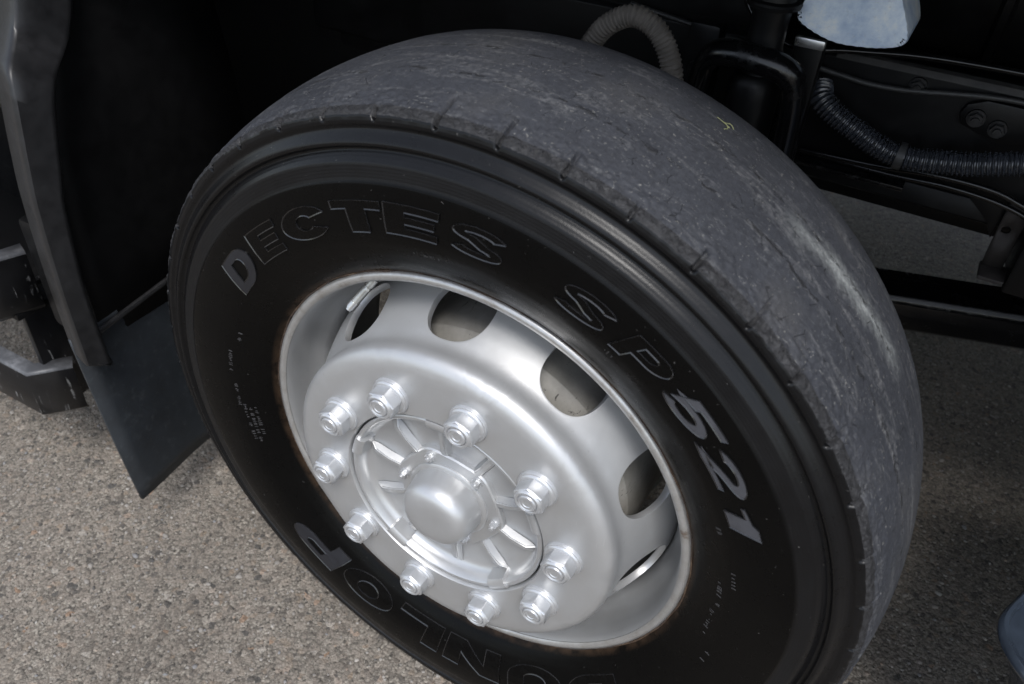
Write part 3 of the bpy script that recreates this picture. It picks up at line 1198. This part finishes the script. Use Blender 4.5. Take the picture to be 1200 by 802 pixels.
# cap flange with six scalloped bolt bosses
bm = bmesh.new()
n = 180
rows = []
for y, dr in ((-.024, 0), (-.0345, 0), (-.0365, -.0018), (-.0368, -.006), (-.0368, -.024)):
    ring = []
    for i in range(n):
        a = 2 * math.pi * i / n
        c6 = .5 + .5 * math.cos(6 * (a - R(53)))
        r = .0725 + .0055 * c6 ** 2 + dr
        ring.append(bm.verts.new((r * math.cos(a), y, r * math.sin(a))))
    rows.append(ring)
for j in range(len(rows) - 1):
    for i in range(n):
        q = (i + 1) % n
        bm.faces.new((rows[j][i], rows[j][q], rows[j + 1][q], rows[j + 1][i]))
cap = link('hub_cap', bm_mesh(bm, 'cap_flange', 40), ['hub'], hub)
# dome of the cap
dome = lathe('cap_dome', [(-.0355, 0.0563), (-.0385, 0.0558), (-.0400, 0.0538), (-.0408, 0.0498), (-.0500, 0.0485), (-.0600, 0.0474), (-.0680, 0.0458), (-.0740, 0.0423), (-.0778, 0.0372), (-.0798, 0.0307), (-.0806, 0.0205), (-.0808, 0.0093), (-.0808, 0.0000)], 96, 30)
link('cap_dome', dome, ['hub'], hub)
CB = bmesh.new()
for y0, y1, r0, r1, nn in ((-.0325, -.0345, .0072, .0070, 16), (-.0345, -.0400, .0056, .0054, 6), (-.0400, -.0430, .0030, .0027, 12)):
    A = [CB.verts.new((r0 * math.cos(2 * math.pi * i / nn), y0, r0 * math.sin(2 * math.pi * i / nn))) for i in range(nn)]
    Bq = [CB.verts.new((r1 * math.cos(2 * math.pi * i / nn), y1, r1 * math.sin(2 * math.pi * i / nn))) for i in range(nn)]
    CB.faces.new(Bq)
    for i in range(nn):
        q = (i + 1) % nn
        CB.faces.new((A[i], A[q], Bq[q], Bq[i]))
CBM = bm_mesh(CB, 'cap_bolt', 30)
CBM.materials.append(M['nut'])
for k in range(6):
    a = R(53 + 60 * k)
    shared('cap_bolt', CBM, hub, (.0665 * math.cos(a), -.004, .0665 * math.sin(a)), (0, random.uniform(0, 1), 0))

# brake drum behind the disc
drum = link('brake_drum', lathe('brake_drum', [(.012, .12), (.012, .150), (.020, .185), (.030, .200), (.040, .207), (.060, .2085), (.185, .2085), (.190, .216), (.205, .216), (.205, .12)], 128, 30), ['drum'], truck, (0, 0, ZC))
drum['label'] = 'beige grey brake drum seen through the wheel hand holes'

# --- wheel arch, mud flap, steps on the left -------------------------
# liner: a black shell that arches over the wheel
nA, cx, cz = 48, -.02, .54
prof = []
bm = bmesh.new()
rows = []
arch = [(-.652, .44), (-.652, .56), (-.660, .75), (-.685, .90)] + [(-.20 - .495 * math.cos(R(a)), .93 + .265 * math.sin(R(a))) for a in np.linspace(4, 90, 24)] + [(.2, 1.198), (.45, 1.199)]
for (x, z) in arch:
    y0 = float(np.interp(z, [.60, .80, .88, .95], [-.022, .0, .045, .085]))
    rows.append([bm.verts.new((x, y, z)) for y in (y0, y0 + .03, .12, .17, .24, .34)])
for i in range(len(rows) - 1):
    for j in range(5):
        bm.faces.new((rows[i][j], rows[i][j + 1], rows[i + 1][j + 1], rows[i + 1][j]))
me = bm_mesh(bm, 'arch_liner', 40)
liner = link('arch_liner', me, 'liner', truck)
mod = liner.modifiers.new('t', 'SOLIDIFY')
mod.thickness = .006
mod.offset = 0
# stiffening ribs and a screw on the liner
link('liner_rib', tube('liner_rib', [(-.640, .32, .505), (-.640, .14, .488), (-.640, -.03, .470)], .005, 8, 20), 'fender', liner)

# fender lip: a band that steps outwards below its shoulder
L_ = [(-.668, .040, 1.02), (-.660, .017, .945), (-.655, .002, .9142), (-.640, -.0185, .8971), (-.622, -.0406, .8816), (-.615, -.0492, .8597), (-.613, -.0533, .840), (-.612, -.0645, .770), (-.612, -.072, .7066), (-.612, -.0782, .5872), (-.611, -.0801, .4645), (-.611, -.0801, .448)]
Rr = [(-.668, .112, 1.00), (-.660, .0886, .9283), (-.655, .0711, .8959), (-.640, .0458, .8787), (-.620, .0122, .8625), (-.611, -.0031, .8453), (-.609, -.0161, .805), (-.608, -.029, .750), (-.608, -.0412, .693), (-.608, -.0513, .5727), (-.608, -.0507, .4448), (-.608, -.0507, .430)]
Lq, Rq = spline(L_, 60), spline(Rr, 60)
bm = bmesh.new()
rows = []
for a, b in zip(Lq, Rq):
    d = b - a
    row = [a + np.array((-.05, .012, 0)), a + np.array((-.010, .001, 0)), a + np.array((-.003, .0, 0)), a + d * .05, a + d * .35, a + d * .65, a + d * .93, b, b + np.array((-.004, .007, 0)), b + np.array((-.03, .016, 0))]
    rows.append([bm.verts.new(v) for v in row])
for i in range(59):
    for j in range(9):
        bm.faces.new((rows[i][j], rows[i][j + 1], rows[i + 1][j + 1], rows[i + 1][j]))
me = bm_mesh(bm, 'fender_lip', 50)
fender = link('fender', me, 'fender', truck)
fender['label'] = 'dark grey plastic fender edge left of the wheel'
mod = fender.modifiers.new('t', 'SOLIDIFY')
mod.thickness = .003
mod.offset = -1

# mud flap
bm = bmesh.new()
rows = []
for i, s in enumerate(np.linspace(0, 1, 14)):
    row = []
    for j, t in enumerate(np.linspace(0, 1, 14)):
        zt, zb = .475 + .02 * t, .120 - .026 * t
        z = zt + (zb - zt) * s
        y = -.072 + t * .37 + .008 * s
        x = -.652 + .016 * s * s + .012 * math.sin(5 * t + 2) * s
        row.append(bm.verts.new((x, y, z)))
    rows.append(row)
for i in range(13):
    for j in range(13):
        bm.faces.new((rows[i][j], rows[i][j + 1], rows[i + 1][j + 1], rows[i + 1][j]))
flap = link('mud_flap', bm_mesh(bm, 'mud_flap', 50), 'flap', truck)
flap['label'] = 'scuffed blue black rubber mud flap hanging left of the tyre'
mod = flap.modifiers.new('t', 'SOLIDIFY')
mod.thickness = .006
mod.offset = 0

# lower step: bent plate with a flange
def bent_plate(name, plan, z0, z1, lip, mats, parent, thick=.004):
    """plan: outer corner line; wall from z0 to z1 plus an inward lip at the top."""
    bm = bmesh.new()
    P = np.array(plan, float)
    S = np.diff(P, axis=0)
    S /= np.linalg.norm(S, axis=1, keepdims=True)
    inn = []
    for i in range(len(P)):
        s0, s1 = S[max(i - 1, 0)], S[min(i, len(S) - 1)]
        n = np.array([-s0[1], s0[0]]) + np.array([-s1[1], s1[0]])
        n /= np.linalg.norm(n)
        inn.append(n)
    inn = np.array(inn)
    rows = []
    for p, n in zip(P, inn):
        rows.append([bm.verts.new((*(p + n * .012), z0)), bm.verts.new((*p, z0 + .012)), bm.verts.new((*p, z1 - .004)), bm.verts.new((*(p + n * .0012), z1 - .0012)), bm.verts.new((*(p + n * .004), z1)), bm.verts.new((*(p + n * lip), z1)), bm.verts.new((*(p + n * (lip + .003)), z1 - .015))])
    for i in range(len(P) - 1):
        for j in range(6):
            f = bm.faces.new((rows[i][j], rows[i][j + 1], rows[i + 1][j + 1], rows[i + 1][j]))
            f.material_index = 1 if j >= 2 and len(mats) > 1 else 0
    me = bm_mesh(bm, name, 50)
    o = link(name, me, mats, parent)
    m = o.modifiers.new('t', 'SOLIDIFY')
    m.thickness = thick
    m.offset = 0
    return o


st = bent_plate('cab_step', [(-1.55, -.060), (-.852, -.058), (-.806, -.002)], .195, .302, .026, ['step', 'steptop'], truck)
st['label'] = 'lower step plate with bent corner and white splashes'
link('step_hanger', prism('step_hanger', [(-.028, .20), (.035, .20), (.035, .46), (-.028, .46)], 'x', -.858, -.846, .002), 'step', st)
st2 = bent_plate('cab_step', [(-1.5, -.088), (-.812, -.086), (-.786, -.018)], .445, .556, .024, ['step', 'steptop'], truck)
st2['label'] = 'upper step plate above the bent lower step'
link('step_underside', box('step_underside', -1.45, -.80, -.06, .30, .44, .452, .002), 'chassis', st2)
link('fender_back', box('fender_back', -.775, -.700, -.020, .22, .42, .62, .010), 'chassis', fender)
link('engine_cover', box('engine_cover', -1.9, -.86, .18, 1.0, .42, 1.15, .02), 'chassis', truck)
tank = link('air_tank', lathe('air_tank', [(-.16, .0), (-.155, .05), (-.14, .095), (-.115, .128), (-.08, .142), (-.04, .145), (.5, .145)], 64, 30), 'tank', truck, (-.955, .095, .875), (0, 0, R(90)))
tank['label'] = 'grey beige rounded tank end at the top left corner'
# --- chassis on the right --------------------------------------------
rail = link('chassis_rail', prism('chassis_rail', [(.650, .735), (.650, .882), (.656, .889), (.740, .889), (.740, .881), (.662, .878), (.660, .745), (.74, .739), (.74, .731), (.656, .728)], 'x', -.75, 3.2, .0015), 'chassis', truck)
rail['label'] = 'black chassis rail behind the tyre'
link('rail_flange', prism('rail_flange', [(.622, .730), (.650, .7335), (.650, .7275), (.622, .724)], 'x', -.3, .36, .0012), 'gloss', rail)
link('lower_rail', prism('lower_rail', [(.655, .697), (.66, .725), (.76, .725), (.76, .690), (.67, .688)], 'x', -.6, 3.2, .004), 'chassis', rail)
BOLT = bmesh.new()
for y0, y1, r, nn in ((.0, -.004, .0125, 20), (-.004, -.013, .0098, 6), (-.013, -.018, .0055, 14)):
    A = [BOLT.verts.new((r * math.cos(2 * math.pi * i / nn), y0, r * math.sin(2 * math.pi * i / nn))) for i in range(nn)]
    Bq = [BOLT.verts.new((r * .96 * math.cos(2 * math.pi * i / nn), y1, r * .96 * math.sin(2 * math.pi * i / nn))) for i in range(nn)]
    BOLT.faces.new(Bq)
    for i in range(nn):
        q = (i + 1) % nn
        BOLT.faces.new((A[i], A[q], Bq[q], Bq[i]))
BM_ = bm_mesh(BOLT, 'bolt', 30)
BM_.materials.append(M['bolt'])
link('rail_top_edge', prism('rail_top_edge', [(.636, .886), (.640, .894), (.652, .896), (.652, .890), (.644, .888)], 'x', .215, 1.6, .001), 'ledge', rail)
link('cable', tube('cable', [(-.1, .635, .90), (.20, .632, .868), (.30, .634, .862), (.45, .636, .880), (.62, .632, .872), (.9, .63, .88)], .0038, 10, 60), 'clamp', rail)
link('cable', tube('cable', [(.06, .60, .99), (.10, .59, .93), (.16, .60, .90), (.24, .62, .905), (.36, .63, .915), (.6, .63, .92)], .0045, 10, 60), 'gloss', rail)
# mounting pad with two bolts
pad = [(.398, .862), (.392, .848), (.398, .834), (.45, .818), (.50, .828), (.55, .85), (.52, .872), (.42, .872)]
link('mounting_pad', prism('mounting_pad', pad, 'y', .638, .652, .003), 'chassis', rail)
for x, y, z in ((.414, .638, .847), (.444, .638, .839), (.195, .650, .842), (.330, .65, .868), (.62, .65, .80), (.62, .65, .76)):
    shared('bolt', BM_, rail, (x, y, z), (0, random.random(), 0))

# corrugated black conduit
cp = [(.208, .625, .846), (.222, .602, .832), (.270, .594, .810), (.335, .592, .789), (.411, .594, .797), (.487, .592, .819), (.60, .60, .850), (.80, .62, .86)]
NS = 1200
con = link('conduit', tube('conduit', cp, lambda s: .0158 + .0016 * max(-.7, math.cos(2 * math.pi * s / .0060)), 24, NS), 'conduit', truck)
con['label'] = 'ribbed black conduit running along the chassis rail'
C_ = spline(cp, 400)
for i0 in (172, 300):
    link('conduit_clamp', tube('conduit_clamp', C_[i0:i0 + 9], .0192, 20, raw=True), 'clamp', con)
# two thin pipes along the rail
link('brake_pipe', tube('brake_pipe', [(-.2, .625, .742), (.10, .622, .746), (.295, .622, .752), (.376, .620, .761), (.432, .620, .763), (.477, .620, .760), (.514, .620, .750), (.62, .62, .72)], .0042, 10, 80), 'gloss', truck)
link('brake_pipe', tube('brake_pipe', [(-.2, .632, .742), (.2, .632, .742), (.33, .630, .742), (.42, .630, .746), (.50, .630, .738), (.58, .63, .71)], .0038, 10, 80), 'gloss', truck)

# hanging bracket with a hole
bm = bmesh.new()
bx0, bx1, bz0, bz1 = .498, .527, .643, .745
hx, hz, hr = .5085, .703, .0062
n = 24
outl, hole = [], []
for i in range(n):
    a = 2 * math.pi * i / n
    c, s = math.cos(a), math.sin(a)
    k = 1 / max(abs(c) / .0145, abs(s) / .051)
    outl.append(((bx0 + bx1) / 2 + c * k, (bz0 + bz1) / 2 + s * k))
    hole.append((hx + hr * c, hz + hr * s))
A = [bm.verts.new((x, .642, z)) for x, z in outl]
H = [bm.verts.new((x, .642, z)) for x, z in hole]
for i in range(n):
    q = (i + 1) % n
    bm.faces.new((A[i], A[q], H[q], H[i]))
brk = link('hanging_bracket', bm_mesh(bm, 'hanging_bracket', 40), 'bracket', truck)
brk['label'] = 'short rusty bracket with a hole below the rail'
mod = brk.modifiers.new('t', 'SOLIDIFY')
mod.thickness = .006
link('bracket_foot', prism('bracket_foot', [(.497, .642), (.497, .636), (.530, .636), (.533, .642)], 'y', .60, .648, .0015), 'bracket', brk)
link('gusset', prism('gusset', [(.440, .735), (.470, .711), (.482, .700), (.496, .676), (.50, .735)], 'y', .652, .665, .002), 'chassis', truck)
link('side_box', box('side_box', .533, .85, .60, .72, .625, .76, .006), 'chassis', truck)

# long bar below the rail: flat-topped and rounded underneath
A0 = R(17.0)
bar_prof = [(-.045, .0), (.045, .0), (.045, -.035), (.036, -.066), (.012, -.082), (-.016, -.082), (-.036, -.066), (-.0455, -.036), (-.0475, -.010)]
bar = link('stabiliser_bar', prism('stabiliser_bar', bar_prof, 'x', -.5, 1.4, .003, 50), 'gloss', truck, (.50, .785, .50), (0, 0, A0))
bar['label'] = 'gloss black bar crossing behind the right side of the tyre'
link('bar_edge_glint', prism('bar_edge_glint', [(-.0485, -.003), (-.044, .0025), (-.040, .0025), (-.044, -.004)], 'x', -.5, 1.4, .0008), 'clamp', bar)  # paler strip laid on as the highlight along the bar

# suspension cylinder with a yoke round its neck
sp_prof = [(.55, 0.0000), (.55, 0.0332), (.835, 0.0349), (.850, 0.0340), (.860, 0.0299), (.864, 0.0249), (.868, 0.0237), (.874, 0.0249), (.880, 0.0282), (.884, 0.0291), (.888, 0.0286), (.892, 0.0257), (.900, 0.0237), (.925, 0.0237),
           (.945, 0.0249), (.948, 0.0340), (.952, 0.0349), (.955, 0.0332), (.957, 0.0266), (.965, 0.0257), (.968, 0.0299), (.972, 0.0303), (.975, 0.0282), (.978, 0.0216), (.986, 0.0212), (.988, 0.0257), (.993, 0.0257), (.996, 0.0183), (1.005, 0.0100), (1.05, 0.0083), (1.12, 0.0083), (1.12, 0)]
me = lathe('suspension_cylinder', sp_prof, 48, 30)
me.transform(Matrix.Translation((.140, .50, .028)) @ Matrix.Rotation(R(90), 4, 'X'))
sus = link('suspension_cylinder', me, 'chassis', truck)
sus['label'] = 'gloss black suspension cylinder with ringed neck behind the tyre'
link('yoke', tube('yoke', [(.070, .47, .80), (.074, .465, .90), (.088, .455, .935), (.118, .445, .945), (.150, .443, .945), (.185, .448, .936), (.200, .46, .90), (.205, .47, .78)], .0135, 14, 60, sq=(1.0, 1.3)), 'gloss', sus, (0, 0, -.02))
link('yoke_plate', box('yoke_plate', .166, .206, .56, .585, .72, .93, .006), 'chassis', sus)
shared('bolt', BM_, sus, (.184, .56, .862))
link('yoke_plate', box('yoke_plate', .03, .075, .52, .56, .78, .93, .008), 'chassis', sus)
shared('bolt', BM_, sus, (.052, .52, .868))
shared('bolt', BM_, sus, (.180, .56, .805))

# beige corrugated hose
hp = [(-.085, .45, .80), (-.088, .45, .87), (-.073, .45, .908), (-.050, .45, .932), (-.022, .45, .943), (.008, .45, .932), (.030, .45, .905), (.042, .45, .870), (.046, .45, .80)]
hose = link('hose', tube('hose', hp, lambda s: .0138 + .0012 * max(-.5, math.cos(2 * math.pi * s / .0058)), 22, 640), 'hose', truck)
hose['label'] = 'beige corrugated hose arching up behind the tyre'

# milky reservoir and strap
res = link('reservoir', prism('reservoir', [tuple(q) for q in spline([(.168, .972), (.172, .960), (.195, .949), (.225, .942), (.262, .944), (.290, .950), (.303, .958), (.302, .972), (.285, 1.005), (.262, 1.035), (.248, 1.07), (.195, 1.07), (.184, 1.02), (.168, .972)], 40)[:-1]], 'y', .51, .62, .006, 50), 'reservoir', truck)
res['label'] = 'milky blue white plastic reservoir above the chassis rail'
link('reservoir_strap', box('reservoir_strap', .168, .208, .545, .556, .918, .931, .003), 'steel', res)
# dark housing above the rail with a seam
hs = link('gearbox_housing', lathe('gearbox_housing', [(-.5, .0), (-.5, .17), (-.36, .175), (-.355, .183), (-.345, .183), (-.34, .175), (.9, .172), (.9, 0)], 64, 30), 'chassis', truck, (.05, .87, 1.03), (0, 0, R(90)))
hs['label'] = 'rounded black housing with a seam above the rail'
link('gap_filler', box('gap_filler', -.7, .10, .66, .95, .70, 1.20, .01), 'chassis', truck)  # plate added to stop light showing through behind the rail
link('gearbox_blocker', box('gearbox_blocker', .0, 1.3, .80, 1.6, .60, 1.16, .03), 'chassis', truck)  # block added at the gearbox to shut out light under the truck
link('axle_beam', box('axle_beam', -.06, .06, .26, 2.1, .40, .52, .02), 'chassis', truck)

# round-shouldered box at the lower right corner
def guard_mesh():
    plan = spline([(1.2, .03), (.74, .030), (.655, .052), (.614, .112), (.638, .185), (.70, .33), (.80, .46), (1.2, .52)], 48)
    bm = bmesh.new()
    rows = []
    for z, off in ((.20, .085), (.33, .072), (.41, .048), (.470, .020), (.492, .004), (.499, .0), (.504, .001), (.507, .005), (.505, .010), (.495, .014)):
        rows.append([bm.verts.new((p[0] + off, p[1] + (off * .5 if p[1] < .2 else -off * .3), z)) for p in plan])
    for j in range(len(rows) - 1):
        for i in range(47):
            bm.faces.new((rows[j][i], rows[j][i + 1], rows[j + 1][i + 1], rows[j + 1][i]))
    bm.faces.new(rows[-1])
    return bm_mesh(bm, 'side_guard', 45)


sb = link('side_guard', guard_mesh(), 'guard', truck)
sb['label'] = 'dark glossy box corner at the lower right'

# the cab and body overhead, and unseen boxes added to keep light off the chassis
cab = link('cab', box('cab', -1.85, .72, .035, 2.35, 1.205, 2.9, .05), 'cab', truck)
cab['label'] = 'dark cab body above the wheel'
link('far_fender_blocker', box('far_fender_blocker', -.75, .75, 2.28, 2.34, .26, 1.22, .01), 'cab', truck)  # unseen, added to block sky light from the far side
link('far_skirt_blocker', box('far_skirt_blocker', .75, 3.0, 2.29, 2.34, .32, 1.24, .01), 'cab', truck)  # unseen panel added against sky light leaking in behind the far wheel
link('front_bumper_blocker', box('front_bumper_blocker', -1.86, -1.70, -.02, 2.33, .26, 1.22, .03), 'cab', truck)  # unseen, added to close the front against light
link('far_step_blocker', box('far_step_blocker', -1.7, -.75, 2.1, 2.33, .25, 1.22, .02), 'cab', truck)  # unseen block added to shade the far front side
link('fuel_tank_blocker', box('fuel_tank_blocker', 1.0, 2.4, 1.85, 2.33, .32, 1.05, .06), 'cab', truck)  # unseen box added as a light blocker on the far side
link('battery_box_blocker', box('battery_box_blocker', 1.25, 2.9, .02, .5, .35, 1.0, .03), 'cab', truck)  # unseen box added to darken the ground behind the wheel
link('rear_blocker', box('rear_blocker', 3.0, 3.06, .0, 2.33, .25, 1.25, .01), 'cab', truck)  # unseen full-width panel added to shut light out at the back
link('cargo_body', box('cargo_body', .76, 6.5, .02, 2.33, 1.22, 3.2, .02), 'cab', truck)

# --- a sprig of dry grass on the tread --------------------------------
def sprig():
    a, y = R(68.2), .160
    r = .5058
    base = Vector((r * math.cos(a), y, ZC + r * math.sin(a)))
    nrm = Vector((math.cos(a), 0, math.sin(a)))
    tan = Vector((math.sin(a), 0, -math.cos(a)))
    yv = Vector((0, 1, 0))
    root = bpy.data.objects.new('grass_sprig', None)
    col.objects.link(root)
    root.location = base
    root['label'] = 'tiny yellow green grass sprig lying on the tyre tread'
    root['category'] = 'grass'
    for pts in ([(-.014, .004, .002), (0, 0, .003), (.012, -.002, .002)], [(0, 0, .003), (.010, .006, .004), (.018, .004, .001)], [(.004, 0, .003), (.010, -.008, .003), (.006, -.014, .001)]):
        P = [tuple((tan * p[0] + yv * p[1] + nrm * p[2]) * .62) for p in pts]
        link('blade', tube('blade', P, lambda s: .00035, 6, 12), 'grass', root)


sprig()
